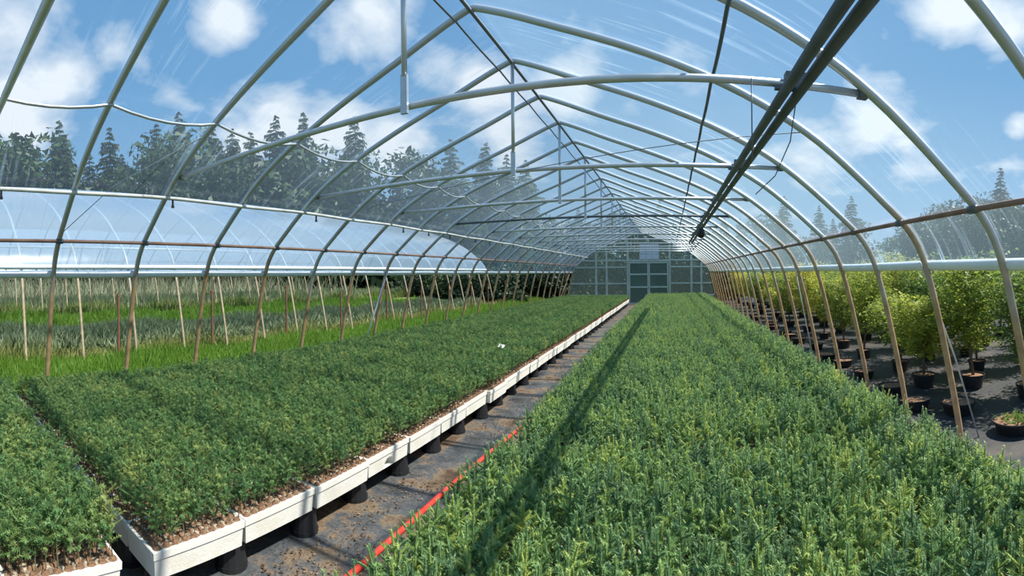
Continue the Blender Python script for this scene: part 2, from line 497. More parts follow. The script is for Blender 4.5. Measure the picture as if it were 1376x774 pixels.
# ------------------------------------------------------------------ greenhouse frame: one thing, many pipes
def hoop_mesh(name, r, material, n=9):
    m = MB()
    m.tube([(p.x, 0, p.z) for p in ARC], r, n)
    return m.mesh(name, material, smooth=True)
def sag_line(x, z, sag, k0=K0, k1=K1, sub=6, dx=0.0):
    pts = []
    for k in range(k0, k1):
        for j in range(sub):
            t = j / sub
            d = 4 * t * (1 - t) * sag
            pts.append((x + dx * 4 * t * (1 - t), Y0 + S * (k + t), z - d))
    pts.append((x, Y0 + S * k1, z))
    return pts

frame = empty('greenhouse_frame', (CX, 0, 0))
tag(frame, 'arched greenhouse frame of silver pipe hoops, rusty towards the ground', 'greenhouse frame')
HM = hoop_mesh('hoop', 0.030, M['hoop'])
for k in range(K0, K1 + 1):
    obj('hoop', HM, frame).location = (0, Y0 + S * k, 0)
m = MB(); m.tube([(0, YA, 3.955), (0, YB, 3.955)], 0.017, 7); m.build('ridge_purlin', M['wire'], frame, True)
m = MB(); m.tube(sag_line(-0.14, 3.90, 0.012), 0.009, 6); m.build('ridge_cable', M['wire'], frame, True)
ZP = 3.18
m = MB(); m.tube(sag_line(-2.02, ZP, 0.075), 0.014, 7); tag(m.build('purlin', M['pipe'], frame, True), 'thin pipe sagging between the hoops')
m = MB(); m.tube(sag_line(1.93, ZP + 0.03, 0.03), 0.014, 7); m.build('purlin', M['dark_pipe'], frame, True)
zs = 2.16
m = MB(); m.tube([(-half_at(zs) + 0.035, YA, zs), (-half_at(zs) + 0.035, YB, zs)], 0.021, 7); tag(m.build('side_purlin', M['rust_pipe'], frame, True), 'red-brown rusty side purlin')
m = MB(); m.tube([(half_at(zs) - 0.035, YA, zs), (half_at(zs) - 0.035, YB, zs)], 0.021, 7); tag(m.build('side_purlin', M['rust_pipe'], frame, True), 'red-brown rusty side purlin')
# cross ties every second hoop, each hung from the ridge by a strut
ZT = 2.83
ht = half_at(ZT)
mt = MB(); mt.tube([(-ht, 0, ZT - 0.02), (-ht * 0.5, 0, ZT), (0, 0, ZT + 0.01), (ht * 0.5, 0, ZT), (ht, 0, ZT - 0.02)], 0.024, 8)
TM = mt.mesh('cross_tie', M['pipe'], True); TM_SHADE = TM.copy(); TM_SHADE.materials[0] = M['dark_pipe']  # second tie mesh: shade put into its colour with the dark pipe
ms = MB(); ms.tube([(0, 0, ZT + 0.19), (0, 0, 3.94)], 0.019, 8); SM = ms.mesh('strut', M['pipe'], True)
mp_ = MB(); mp_.box(-0.024, 0.024, -0.012, 0.012, ZT - 0.05, ZT + 0.20); PM = mp_.mesh('strut_end', M['pipe'])
mb_ = MB(); mb_.box(-0.03, 0.03, -0.034, 0.030, ZT - 0.045, ZT + 0.012)
BM = mb_.mesh('clamp', M['dark_pipe'])
for k in range(-4, K1, 2):
    y = Y0 + S * k
    t = obj('cross_tie', TM_SHADE if k == 6 else TM, frame); t.location = (0, y + 0.035, 0)
    s_ = obj('strut', SM, frame); s_.location = (0.0, y - 0.01, 0)
    e_ = obj('strut_end', PM, s_)
    for sx in (-1, 1):
        obj('clamp', BM, t).location = (sx * ht, 0, 0)
# hoop joints at the purlins
mj = MB(); mj.tube([(0, -0.04, 0), (0, 0.04, 0)], 0.030, 8); JM = mj.mesh('clamp', M['dark_pipe'], True)
for k in range(K0, K1 + 1):
    for sx in (-1, 1):
        obj('clamp', JM, frame).location = (sx * (half_at(zs) - 0.035), Y0 + S * k, zs)
# thin bracing wires
def wire(pts, r=0.005, name='brace_wire', mt_='wire'):
    m = MB(); m.tube([(x - CX, y, z) for x, y, z in pts], r, 5); return m.build(name, M[mt_], frame, True)
wire([(CX - 2.2, Y0, 3.12), (CX - 3.2, Y0 - 0.55, 2.75), (CX - 3.75, Y0 - 1.0, 2.25)], 0.005)
wire([(CX - 2.75, Y0 + 3.1 * S, 2.78), (CX + 2.65, Y0 + 1 * S, 2.86)], 0.004)
wire([(0.46, Y0, 2.82), (0.46, Y0, 2.36)], 0.004)
wire([(0.745, Y0 + 0.12, 2.74), (0.77, Y0 + 0.35, 2.58), (0.75, Y0 + 0.7, 2.43), (0.68, Y0 + 1.1, 2.36)], 0.004)
wire([(2.16, Y0 + S + 0.05, 1.82), (2.62, Y0 + S + 0.18, 0.9), (3.0, Y0 + S + 0.3, 0.0)], 0.009, 'brace_rod', 'pipe')
wire([(2.12, Y0 + 5 * S, 1.9), (2.62, Y0 + 5.4 * S, 0.0)], 0.010, 'brace_rod', 'pipe')
wire([(CX - 3.72, Y0 + 5 * S, 1.9), (CX - 4.1, Y0 + 4.5 * S, 0.0)], 0.016, 'brace_rod', 'pipe')
wire([(CX - 3.72, Y0 + 20 * S, 1.8), (CX - 4.1, Y0 + 21.5 * S, 0.0)], 0.02, 'brace_rod', 'rust_pipe')
wire([(CX - 3.72, Y0 + 21 * S, 1.8), (CX - 4.1, Y0 + 19.5 * S, 0.0)], 0.02, 'brace_rod', 'rust_pipe')

# rolled-up side films
for sx in (-1, 1):
    m = MB()
    hx = half_at(ROLL_Z)
    pts = [(CX + sx * (hx + 0.055), y, ROLL_Z - 0.02 + 0.004 * math.sin(y * 2.1)) for y in np.linspace(YA - 0.2, YB, 40)]
    m.tube(pts, 0.045, 10)
    tag(m.build('film_roll', M['roll'], CEIL, True), 'long white roll of side film')

# overhead twin rail of the watering boom
rail = empty('overhead_rail', (0.69, 0, 2.76)); tag(rail, 'pair of dark steel pipes hung lengthwise under the cross ties', 'rail')
for dx in (-0.042, 0.042):
    m = MB(); m.tube([(dx, YA, 0.0), (dx, 6, 0.0), (dx, 12, -0.03), (dx, 15.5, -0.05)], 0.031, 9); m.build('rail_pipe', M['dark_pipe'], rail, True)
for k in range(-4, 12, 2):
    m = MB(); y = Y0 + S * k + 0.035
    m.box(-0.03, 0.10, y - 0.03, y + 0.03, 0.03, 0.12)
    m.box(-0.09, 0.09, y - 0.015, y + 0.015, 0.02, 0.04)
    m.build('hanger', M['dark_pipe'], rail)
trol = empty('pulley_weight', (0.60, Y0 + 6 * S, 2.52)); tag(trol, 'small black pulley weight hanging below the cross tie coloured dark for shade', 'pulley')
m = MB(); m.tube([(0, 0.035, 0.06), (0, 0.035, 0.30)], 0.008, 6); m.build('hook', M['wire'], trol)
m = MB(); m.lathe([(0.0, -0.13), (0.06, -0.11), (0.075, -0.03), (0.055, 0.05), (0.0, 0.07)], 12); m.build('weight', M['pot'], trol, True)

# white watering pipe along the grass side, with nozzles
wp = empty('watering_pipe', (CX - 2.945, 0, 2.61)); tag(wp, 'white plastic watering pipe with drop nozzles along the hoops', 'pipe')
m = MB(); m.tube([(0, y, 0.007 * math.cos((y - Y0) / S * math.pi) - 0.0) for y in np.linspace(YA, YB, 80)], 0.021, 8); m.build('pipe', M['white_pipe'], wp, True)
mz = MB(); mz.tube([(0, 0, 0.0), (0, 0, -0.06)], 0.012, 7); mz.tube([(0, 0, -0.06), (0, 0, -0.085)], 0.018, 7); ZM = mz.mesh('nozzle', M['pot'])
for k in range(K0, K1):
    if k % 2 == 0 or k > 4:
        obj('nozzle', ZM, wp).location = (0, Y0 + S * (k + 0.05 + 0.4 * ((k * 37) % 10) / 10), -0.012)

# ------------------------------------------------------------------ end wall with door and vent
wall = MB()
pts = [(CX + p.x, YB + 0.02, p.z) for p in ARC]
wall.add(pts, [tuple(range(len(pts)))])
wb = wall.build('wall_back', M['end_film']); tag(wb, 'film-covered end wall with pale timber framing', 'end wall', kind='structure')
wb.data.uv_layers.new(name='UVMap')
def bar(name, x0, x1, z0, z1, parent=wb, mt_='frame', y0=-0.05, y1=0.0):
    m = MB(); m.box(x0, x1, YB + y0, YB + y1, z0, z1); return m.build(name, M[mt_], parent)
def px_to_x(px): return math.tan((px - PX0) / F) * YB
for px in (801, 815, 843.5, 900, 929, 942.5):
    x = px_to_x(px); h = abs(x - CX)
    ztop = min([a.z for a in HALF if a.x >= h][0] if [a for a in HALF if a.x >= h] else 2, 4)
    bar('stud', x - 0.05, x + 0.05, 0.0, max(ztop - 0.06, 1.0))
for z in (3.05, 2.43, 2.06, 1.16, 0.5):
    h = half_at(z) - 0.06
    for (a, b) in ((CX - h, px_to_x(843.5) - 0.05), (px_to_x(900) + 0.05, CX + h)):
        if b - a > 0.15:
            bar('girt', a, b, z - 0.04, z + 0.04, y0=-0.09, y1=-0.05)
bar('lintel', px_to_x(843.5) - 0.05, px_to_x(900) + 0.05, 2.36, 2.46, y0=-0.1, y1=-0.05)
bar('girt', px_to_x(843.5), px_to_x(900), 3.03, 3.11, y0=-0.09, y1=-0.05)
dx0, dx1 = px_to_x(845.5), px_to_x(898)
door = empty('door_1', (0, 0, 0)); tag(door, 'double door of dark film panes in the end wall', 'door', kind='structure')
M['door_film'] = film_mat('door_polythene', 0.30, (0.45, 0.58, 0.56), streaks=False, gloss=0.3, edge=0.1, milk=(0.36, 0.47, 0.44))
xm = (dx0 + dx1) / 2
for (a, b) in ((dx0, xm - 0.01), (xm + 0.01, dx1)):
    m = MB()
    for (p, q, r, s) in ((a, a + 0.06, 0.05, 2.33), (b - 0.06, b, 0.05, 2.33), (a + 0.06, b - 0.06, 0.05, 0.12), (a + 0.06, b - 0.06, 2.26, 2.33), (a + 0.06, b - 0.06, 1.62, 1.70), (a + 0.06, b - 0.06, 0.92, 1.0)):
        m.box(p, q, YB - 0.14, YB - 0.10, r, s)
    leaf = m.build('door_leaf', M['frame'], door)
    for (r, s) in ((0.12, 0.92), (1.0, 1.62), (1.70, 2.26)):
        m = MB(); m.box(a + 0.06, b - 0.06, YB - 0.125, YB - 0.115, r, s); pn = m.build('pane', M['door_film'], leaf); pn.data.uv_layers.new(name='UVMap')
win = empty('window_1', (0, 0, 0)); tag(win, 'pale lilac vent panel above the end wall door', 'vent', kind='structure')
vx0, vx1 = px_to_x(860), px_to_x(885.5)
M['vent'] = mat('pale_lilac_panel', (0.62, 0.66, 0.78), 0.6)
for i in range(3):
    a = vx0 + (vx1 - vx0) * i / 3
    for j in range(3):
        z = 2.47 + 0.28 * j
        m = MB(); m.box(a + 0.015, a + (vx1 - vx0) / 3 - 0.015, YB - 0.13, YB - 0.10, z + 0.01, z + 0.27); m.build('pane', M['vent'], win)
m = MB()
for i in range(4):
    x = vx0 + (vx1 - vx0) * i / 3; m.box(x - 0.02, x + 0.02, YB - 0.14, YB - 0.095, 2.46, 3.32)
m.build('window_frame', M['frame'], win)
bar('sill', CX - 4.1, px_to_x(843.5), 0.0, 0.35, mt_='frame', y0=-0.04, y1=-0.005)

# ------------------------------------------------------------------ seedling trays on upturned pots
ORD = ['first', 'second', 'third', 'fourth', 'fifth', 'sixth', 'seventh', 'eighth', 'ninth', 'tenth', 'eleventh', 'twelfth', 'thirteenth', 'fourteenth', 'fifteenth', 'sixteenth']
TL, TW, TZ0, TZ1 = 0.598, 0.346, 0.18, 0.33
NL, NW = 10, 6
def tray_mesh(notch=False):
    m = MB()
    lv = [(0.0, 0.014), (0.105, 0.008), (0.108, 0.001), (0.146, 0.0), (0.150, 0.004), (0.150, 0.015)]
    vs = []
    for z, i in lv:
        x, y = TW / 2 - i, TL / 2 - i
        vs += [(-x, -y, z), (x, -y, z), (x, y, z), (-x, y, z)]
    fs = [(3, 2, 1, 0)]
    for k in range(len(lv) - 1):
        for a in range(4):
            b = (a + 1) % 4
            if notch and k == 0 and a == 1:
                continue
            fs.append((k * 4 + a, k * 4 + b, k * 4 + 4 + b, k * 4 + 4 + a))
    k = (len(lv) - 1) * 4
    m.add(vs, fs)
    m.mi = 1; m.add(vs[k:k + 4], [(0, 1, 2, 3)]); m.mi = 0
    if notch:       # the face towards the aisle with a broken-out arch
        x0, x1 = TW / 2 - 0.014, TW / 2 - 0.008
        c, r = 0.0, 0.075
        xa = lambda z: x0 + (x1 - x0) * z / 0.105
        ring = [(c + r * math.cos(a), 0.078 * math.sin(a)) for a in np.linspace(0, math.pi, 9)]
        top = [(c + (TL / 2 - 0.01) * math.cos(a), 0.105) for a in np.linspace(0, math.pi, 9)]
        out_ = [(xa(z), y, z) for y, z in ring] + [(xa(z), y, z) for y, z in top]
        m.add(out_, [(i, i + 9, i + 10, i + 1) for i in range(8)])
        m.add([(xa(0), TL / 2 - 0.014, 0), (xa(0), r, 0), (xa(.105), TL / 2 - 0.01, .105)], [(0, 2, 1)])
        m.add([(xa(0), -TL / 2 + 0.014, 0), (xa(0), -r, 0), (xa(.105), -TL / 2 + 0.01, .105)], [(0, 1, 2)])
        deep = [(x0 - 0.06, y, z) for y, z in ring]
        m.add([(xa(z), y, z) for y, z in ring] + deep, [(i, i + 1, i + 10, i + 9) for i in range(8)])
        m.add(deep, [tuple(range(9))])
    return m.mesh('seedling_tray', [M['tray'], M['tray_top']])
CELLX = [(i - (NW - 1) / 2) * 0.056 for i in range(NW)]
CELLY = [(j - (NL - 1) / 2) * 0.0585 for j in range(NL)]
def plug(m, x, y, n=8, seed=0):
    r = 0.0245; h = 0.010 + 0.006 * ((seed * 7919) % 10) / 10
    vs = [(x + r * math.cos(2 * math.pi * k / n), y + r * math.sin(2 * math.pi * k / n), 0.1495) for k in range(n)]
    vs += [(x + r * .6 * math.cos(2 * math.pi * k / n), y + r * .6 * math.sin(2 * math.pi * k / n), 0.15 + h) for k in range(n)] + [(x, y, 0.152 + h)]
    m.add(vs, [(k, (k + 1) % n, n + (k + 1) % n, n + k) for k in range(n)] + [(n + k, n + (k + 1) % n, 2 * n) for k in range(n)])
m = MB()
for i, x in enumerate(CELLX):
    for j, y in enumerate(CELLY):
        plug(m, x, y, 6, i * 11 + j)
PLUGS = m.mesh('soil_plugs', M['soil'])
m = MB()
for i, x in enumerate(CELLX[1:-1]):
    for j, y in enumerate(CELLY[1:]):
        plug(m, x, y, 6, i * 11 + j)
PLUGS_IN = m.mesh('soil_plugs', M['soil'])
m = MB(); plug(m, 0, 0, 10, 3); ONE = m.mesh('soil_plug', M['soil'])
TRAY, TRAY_N = tray_mesh(), tray_mesh(True)
m = MB(); m.lathe([(0.0, 0.178), (0.072, 0.178), (0.080, 0.16), (0.094, 0.03), (0.100, 0.03), (0.100, 0.0), (0.0, 0.0)], 16); POT = m.mesh('support_pot', M['pot'], False)

PITX, PITY = 0.350, 0.604
LX, RX = -2.17, -1.20
def jit(a): return (random.random() - 0.5) * 2 * a
trays = []       # (bench, col, row, x, y)
for r in range(40):
    jx = jit(0.012) if r != 7 else 0.035
    for c in range(10):
        trays.append(('far', c, r, LX - TW / 2 - PITX * c + jx, 1.14 + TL / 2 + PITY * r))
for r in range(5):
    for c in range(10):
        trays.append(('near', c, r, LX - 0.02 - TW / 2 - PITX * c, 0.97 - TL / 2 - PITY * r))
for r in range(41):
    y = 0.92 + TL / 2 + PITY * r + (0.20 if r >= 4 else 0.0)
    jx = jit(0.010)
    for c in range(9):
        trays.append(('right', c, r, RX + TW / 2 + PITX * c + jx, y))
def prio(t):
    b, c, r, x, y = t
    if (b == 'far' and (c == 0 or r == 0)) or (b == 'near' and (c < 6 and r == 0 or c == 0)): return 0
    if b == 'right' and c in (0, 8): return 1
    return 2
order = sorted(trays, key=lambda t: (prio(t), math.hypot(t[3], t[4])))
LBL = {'far': ('white polystyrene seedling tray in the long bed beside the fabric aisle', 'trays of the long bed beside the grass strip'),
       'near': ('white polystyrene seedling tray in the short bed before the long bed end', 'trays of the short bed'),
       'right': ('white polystyrene seedling tray under the tall spruce seedlings', 'trays under the spruce seedlings')}
restT = {'far': MB(), 'near': MB(), 'right': MB()}
nplug = 0
for i, (b, c, r, x, y) in enumerate(order):
    if i < 290:
        notch = (b == 'far' and c == 0 and r == 3)
        t = obj('seedling_tray', TRAY_N if notch else TRAY)
        t.location = (x, y, TZ0)
        lab, grp = LBL[b]
        if notch: lab, grp = 'white polystyrene seedling tray with a broken arch in its aisle face', None
        elif b == 'far' and c == 0 and r == 0: lab = 'white polystyrene corner tray standing out at the end of the long bed'; grp = None
        elif b == 'far' and c == 0 and r < 16: lab = 'white polystyrene tray on the aisle edge, %s along from the corner tray' % ORD[r - 1]
        elif b == 'far' and c == 0: lab, grp = 'white polystyrene tray far along the aisle edge of the long bed', 'trays far along the aisle edge'
        tag(t, lab, 'tray', grp)
        near = (b == 'far' and ((c == 0 and r < 5) or (r == 0 and c < 4))) or (b == 'near' and c == 0 and r == 0)
        if near:
            tag(obj('soil_plugs', PLUGS_IN, t), kind='stuff')
            for ii in range(NW):
                for jj in range(NL):
                    if ii in (0, NW - 1) or jj == 0:
                        p = obj('soil_plug', ONE, t); p.location = (CELLX[ii], CELLY[jj], 0); p.rotation_euler = (0, 0, random.random() * 6)
        else:
            tag(obj('soil_plugs', PLUGS, t), kind='stuff')
    else:
        restT[b].box(x - TW / 2, x + TW / 2, y - TL / 2, y + TL / 2, TZ0, TZ1)
for b, lab in (('far', 'closely set white trays farther along the long bed'), ('near', 'closely set white trays of the short bed'), ('right', 'closely set white trays under the spruce seedlings farther along')):
    if restT[b].v:
        tag(restT[b].build('seedling_tray_block', M['tray_top']), lab, 'trays', kind='stuff')
# upturned pots that carry the trays
pl = {}
for (b, c, r, x, y) in trays:
    if b == 'far' and (c == 0 or r == 0) or b == 'near' and c < 3 and r < 2 or b == 'right' and c in (0, 8):
        ox = -0.03 if (b == 'right' and c == 8) else (0.04 if c == 0 and b != 'right' else 0.0)
        q = obj('support_pot', POT); q.location = (x + ox + jit(.01), y - TL / 2 + (0.11 if r == 0 else 0.0), 0)
        if b == 'far' and c == 0 and r < 16: tag(q, 'upturned black pot under the aisle edge of the long bed, %s from its corner' % ORD[r], 'pot', 'upturned pots under the long bed trays')
        else: tag(q, {'far': 'upturned black plastic pot carrying a tray of the long bed', 'near': 'upturned black plastic pot carrying a tray of the short bed', 'right': 'upturned black plastic pot carrying a tray of tall spruce seedlings'}[b], 'pot', 'upturned pots under the %s trays' % {'far': 'long bed', 'near': 'short bed', 'right': 'spruce'}[b])
m = MB()
for (b, c, r, x, y) in trays:
    if not (b == 'far' and (c == 0 or r == 0) or b == 'near' and c < 3 and r < 2 or b == 'right' and c in (0, 8)) and c % 2 == 0:
        m.lathe([(0.075, 0.178), (0.095, 0.0)], 8, (x, y, 0))
        m.add([(x + 0.075 * math.cos(a), y + 0.075 * math.sin(a), 0.178) for a in np.arange(8) * math.pi / 4], [tuple(range(8))])
tag(m.build('support_pot_field', M['pot']), 'upturned black pots hidden in the dark under the trays', 'pots', kind='stuff')

# ------------------------------------------------------------------ seedlings
def shoot(rng, tris, p0, d, L, nn_, nl, nw, spread=0.75, fwd=0.7):
    d = np.array(d, float); d /= np.linalg.norm(d)
    a = np.cross(d, (0.3, 0.5, 0.81)); a /= np.linalg.norm(a); b = np.cross(d, a)
    for i in range(nn_):
        t = (i + rng.random()) / nn_
        th = i * 2.399 + rng.random() * .8
        rad = a * math.cos(th) + b * math.sin(th)
        dirn = rad * spread + d * (fwd + 0.25 * rng.random())
        dirn /= np.linalg.norm(dirn)
        base = p0 + d * L * t
        l = nl * (1.0 - 0.35 * t) * (0.8 + 0.4 * rng.random())
        side = np.cross(dirn, rad + 0.01 * d); side /= (np.linalg.norm(side) + 1e-9)
        tris.append((base - side * nw, base + side * nw, base + dirn * l))
def core(tr, p0, d, L, r, n=5):
    """the green twig under the needles"""
    d = np.array(d, float); d /= np.linalg.norm(d)
    a = np.cross(d, (0.3, 0.5, 0.81)); a /= np.linalg.norm(a); b = np.cross(d, a)
    ring = [a * math.cos(2 * math.pi * k / n) + b * math.sin(2 * math.pi * k / n) for k in range(n)]
    lv = [(0.0, 0.55), (0.3, 1.0), (0.85, 0.8), (1.0, 0.12)]
    for (t0, r0), (t1, r1) in zip(lv, lv[1:]):
        for k in range(n):
            q = ring[k]; w = ring[(k + 1) % n]
            A, B = p0 + d * L * t0 + q * r * r0, p0 + d * L * t0 + w * r * r0
            C, D = p0 + d * L * t1 + w * r * r1, p0 + d * L * t1 + q * r * r1
            tr.append((A, B, C)); tr.append((A, C, D))
def seedling(kind, seed):
    rng = np.random.default_rng(seed)
    tr = []
    up = np.array([rng.normal(0, .06), rng.normal(0, .06), 1.0])
    st = MB()
    o = np.array([0, 0, 0.0])
    if kind == 'spruce':
        H = 0.205 * (0.85 + 0.3 * rng.random())
        shoot(rng, tr, o + up * 0.05, up, H - 0.045, 125, 0.0165, 0.0024, 1.0, 0.5)
        core(tr, o + up * 0.06, up, H - 0.060, 0.0036)
        nb = 7 + int(rng.integers(0, 3))
        for k in range(nb):
            th = k * 2.4 + rng.random(); h = H * (0.22 + 0.60 * k / nb)
            d = np.array([math.cos(th), math.sin(th), 0.55 + 0.45 * rng.random()])
            L = 0.076 * (1.1 - 0.55 * k / nb) * (0.8 + .4 * rng.random())
            shoot(rng, tr, o + up * h, d, L, 46, 0.0160, 0.0024, 1.0, 0.5)
            core(tr, o + up * h, d, L, 0.0042, 4)
    else:
        H = 0.205 * (0.85 + 0.3 * rng.random())
        shoot(rng, tr, o + up * 0.06, up, H - 0.06, 85, 0.021, 0.0025, 1.0, 0.35)
        nb = 9
        for k in range(nb):
            th = k * 2.4 + rng.random(); h = H * (0.36 + 0.55 * k / nb)
            d = np.array([math.cos(th), math.sin(th), 0.35 + 0.6 * rng.random()])
            L = 0.062 * (0.7 + .6 * rng.random()) * (1.1 - 0.4 * k / nb)
            shoot(rng, tr, o + up * h, d, L, 28, 0.018, 0.0025, 1.0, 0.4)
            core(tr, o + up * h, d, L, 0.0025, 3)
    st.tube([(0, 0, -0.004), tuple(up * H * 0.5), tuple(up * H * 0.95)], [0.0030, 0.0024, 0.001], 4)
    return (tri_mesh(kind + '_needles', tr, M['spruce'] if kind == 'spruce' else M['pine']), st.mesh('stem', M['stem']))

VAR = {k: [seedling(k, 11 * i + (3 if k == 'spruce' else 5)) for i in range(5)] for k in ('spruce', 'fir')}
def field(rows, keep):
    P = []
    for (b, c, r, x, y) in rows:
        for cx in CELLX:
            for cy in CELLY:
                if RNG.random() < keep:
                    P.append((x + cx + RNG.normal(0, .005), y + cy + RNG.normal(0, .005)))
    return np.array(P)
def in_view(P, z):
    r = np.hypot(P[:, 0], P[:, 1]); th = np.arctan2(P[:, 0], P[:, 1])
    return (th > -1.42) & (th < 0.75) & (((EYE - z) / r) < 0.655)

def plant(kind, name, P, label, group, cat, rest_label, zs, n_ind=300):
    ok = in_view(P, TZ1 + 0.1)
    d = np.hypot(P[:, 0], P[:, 1]); d[~ok] = 1e9
    idx = np.argsort(d)
    first = [None] * 5
    for k in idx[:n_ind]:
        v = int(RNG.integers(0, 5))
        o = obj(name, VAR[kind][v][0]); o.location = (P[k, 0], P[k, 1], TZ1 + 0.012)
        sc = zs * (0.72 + 0.5 * RNG.random()); o.scale = (sc * 0.95, sc * 0.95, sc)
        o.rotation_euler = (RNG.normal(0, .06), RNG.normal(0, .06), RNG.random() * 6.28)
        tag(o, label, cat, group)
        s_ = obj('stem', VAR[kind][v][1], o)
        if first[v] is None: first[v] = (o, s_)
    Q = P[idx[n_ind:]]
    me = bpy.data.meshes.new(name + '_bed')
    me.vertices.add(len(Q))
    me.vertices.foreach_set('co', np.column_stack([Q, np.full(len(Q), TZ1 + 0.012)]).astype(np.float32).reshape(-1))
    me.update()
    f = obj(name + '_bed', me)
    tag(f, rest_label, cat + 's', kind='stuff')
    ng = bpy.data.node_groups.new(name + '_bed', 'GeometryNodeTree')
    ng.interface.new_socket('Geometry', in_out='INPUT', socket_type='NodeSocketGeometry')
    ng.interface.new_socket('Geometry', in_out='OUTPUT', socket_type='NodeSocketGeometry')
    gi = nn(ng, 'NodeGroupInput'); go = nn(ng, 'NodeGroupOutput')
    jn = nn(ng, 'GeometryNodeJoinGeometry')
    for fo, so in first:
        j = nn(ng, 'GeometryNodeJoinGeometry')
        for q in (fo, so):
            oi = nn(ng, 'GeometryNodeObjectInfo'); oi.transform_space = 'ORIGINAL'
            oi.inputs['Object'].default_value = q; oi.inputs['As Instance'].default_value = False
            ng.links.new(oi.outputs['Geometry'], j.inputs[0])
        gi2 = nn(ng, 'GeometryNodeGeometryToInstance')
        ng.links.new(j.outputs[0], gi2.inputs[0]); ng.links.new(gi2.outputs[0], jn.inputs[0])
    ip = nn(ng, 'GeometryNodeInstanceOnPoints')
    ng.links.new(gi.outputs[0], ip.inputs['Points']); ng.links.new(jn.outputs[0], ip.inputs['Instance'])
    ip.inputs['Pick Instance'].default_value = True
    ri = nn(ng, 'FunctionNodeRandomValue', data_type='INT')
    ri.inputs[4].default_value = 0; ri.inputs[5].default_value = 4
    ng.links.new(ri.outputs[2], ip.inputs['Instance Index'])
    rr = nn(ng, 'FunctionNodeRandomValue', data_type='FLOAT_VECTOR')
    rr.inputs[0].default_value = (-.12, -.12, 0); rr.inputs[1].default_value = (.12, .12, 6.28); rr.inputs['Seed'].default_value = 3
    ng.links.new(rr.outputs[0], ip.inputs['Rotation'])
    rs = nn(ng, 'FunctionNodeRandomValue', data_type='FLOAT')
    rs.inputs[2].default_value = zs * 0.72; rs.inputs[3].default_value = zs * 1.22; rs.inputs['Seed'].default_value = 5
    ng.links.new(rs.outputs[1], ip.inputs['Scale'])
    ng.links.new(ip.outputs[0], go.inputs[0])
    md = f.modifiers.new('seedlings', 'NODES'); md.node_group = ng
    return f

plant('spruce', 'spruce_seedling', field([t for t in trays if t[0] == 'right'], 0.95),
      'upright blue-green spruce seedling with bottlebrush shoots, near the open end of its bed', 'spruce seedlings at the open end of the bed beside the potted trees', 'seedling',
      'dense bed of upright blue-green spruce seedlings beside the potted trees', 1.24)
plant('fir', 'fir_seedling', field([t for t in trays if t[0] == 'far'], 0.96),
      'small fine-needled green seedling near the corner tray of the long bed', 'fine-needled seedlings at the end of the long bed', 'seedling',
      'dense long bed of fine-needled dark green seedlings beside the grass strip', 1.05, 180)
plant('fir', 'fir_seedling', field([t for t in trays if t[0] == 'near'], 0.97),
      'small fine-needled green seedling in the short bed of trays', 'fine-needled seedlings in the short bed', 'seedling',
      'short bed of fine-needled dark green seedlings in white trays', 1.3, 120)

# ------------------------------------------------------------------ things in the aisle and on the bed
hose = MB()
ys = np.linspace(1.0, 5.4, 40)
hose.tube([(-1.78 + 0.035 * math.sin(y * 1.3) + 0.02 * y, y, 0.022) for y in ys], 0.021, 8)
tag(hose.build('red_hose', M['red'], None, True), 'bright red plastic hose lying along the fabric aisle', 'hose')
tg = empty('plant_tag', (-2.69, 7.27, TZ1)); tag(tg, 'small white plant tag standing up out of the long bed', 'plant tag')
m = MB(); m.box(-0.006, 0.006, -0.002, 0.002, 0.0, 0.245); m.build('tag_stake', M['white'], tg)
m = MB(); m.box(-0.05, 0.05, -0.035, 0.035, -0.002, 0.002); pl_ = m.build('tag_plate', M['white'], tg); pl_.location = (0, -0.02, 0.25); pl_.rotation_euler = (math.radians(38), math.radians(12), 0)
lt = []
for i in range(7000):       # leaf litter and peat crumbs in the aisle
    x, y = -2.2 + 0.95 * RNG.random(), 0.6 + 10 * RNG.random()
    if math.sin(x * 5 + y * 2.1) + math.sin(y * 4.3 - x * 3) < -0.2: continue
    a = RNG.random() * 6.28; r = 0.003 + 0.013 * RNG.random() ** 2.5
    c = np.array([x, y, 0.004 + 0.006 * RNG.random()])
    p = [c + np.array([r * math.cos(a + k), r * math.sin(a + k), 0.006 * RNG.random()]) for k in (0, 2.1, 4.2)]
    lt.append(p)
    lt.append([p[0], p[1], c + np.array([0, 0, 0.012])])
tag(obj('leaf_litter', tri_mesh('leaf_litter', lt, M['litter'])), 'brown leaf litter and peat crumbs on the fabric aisle', 'litter', kind='stuff')

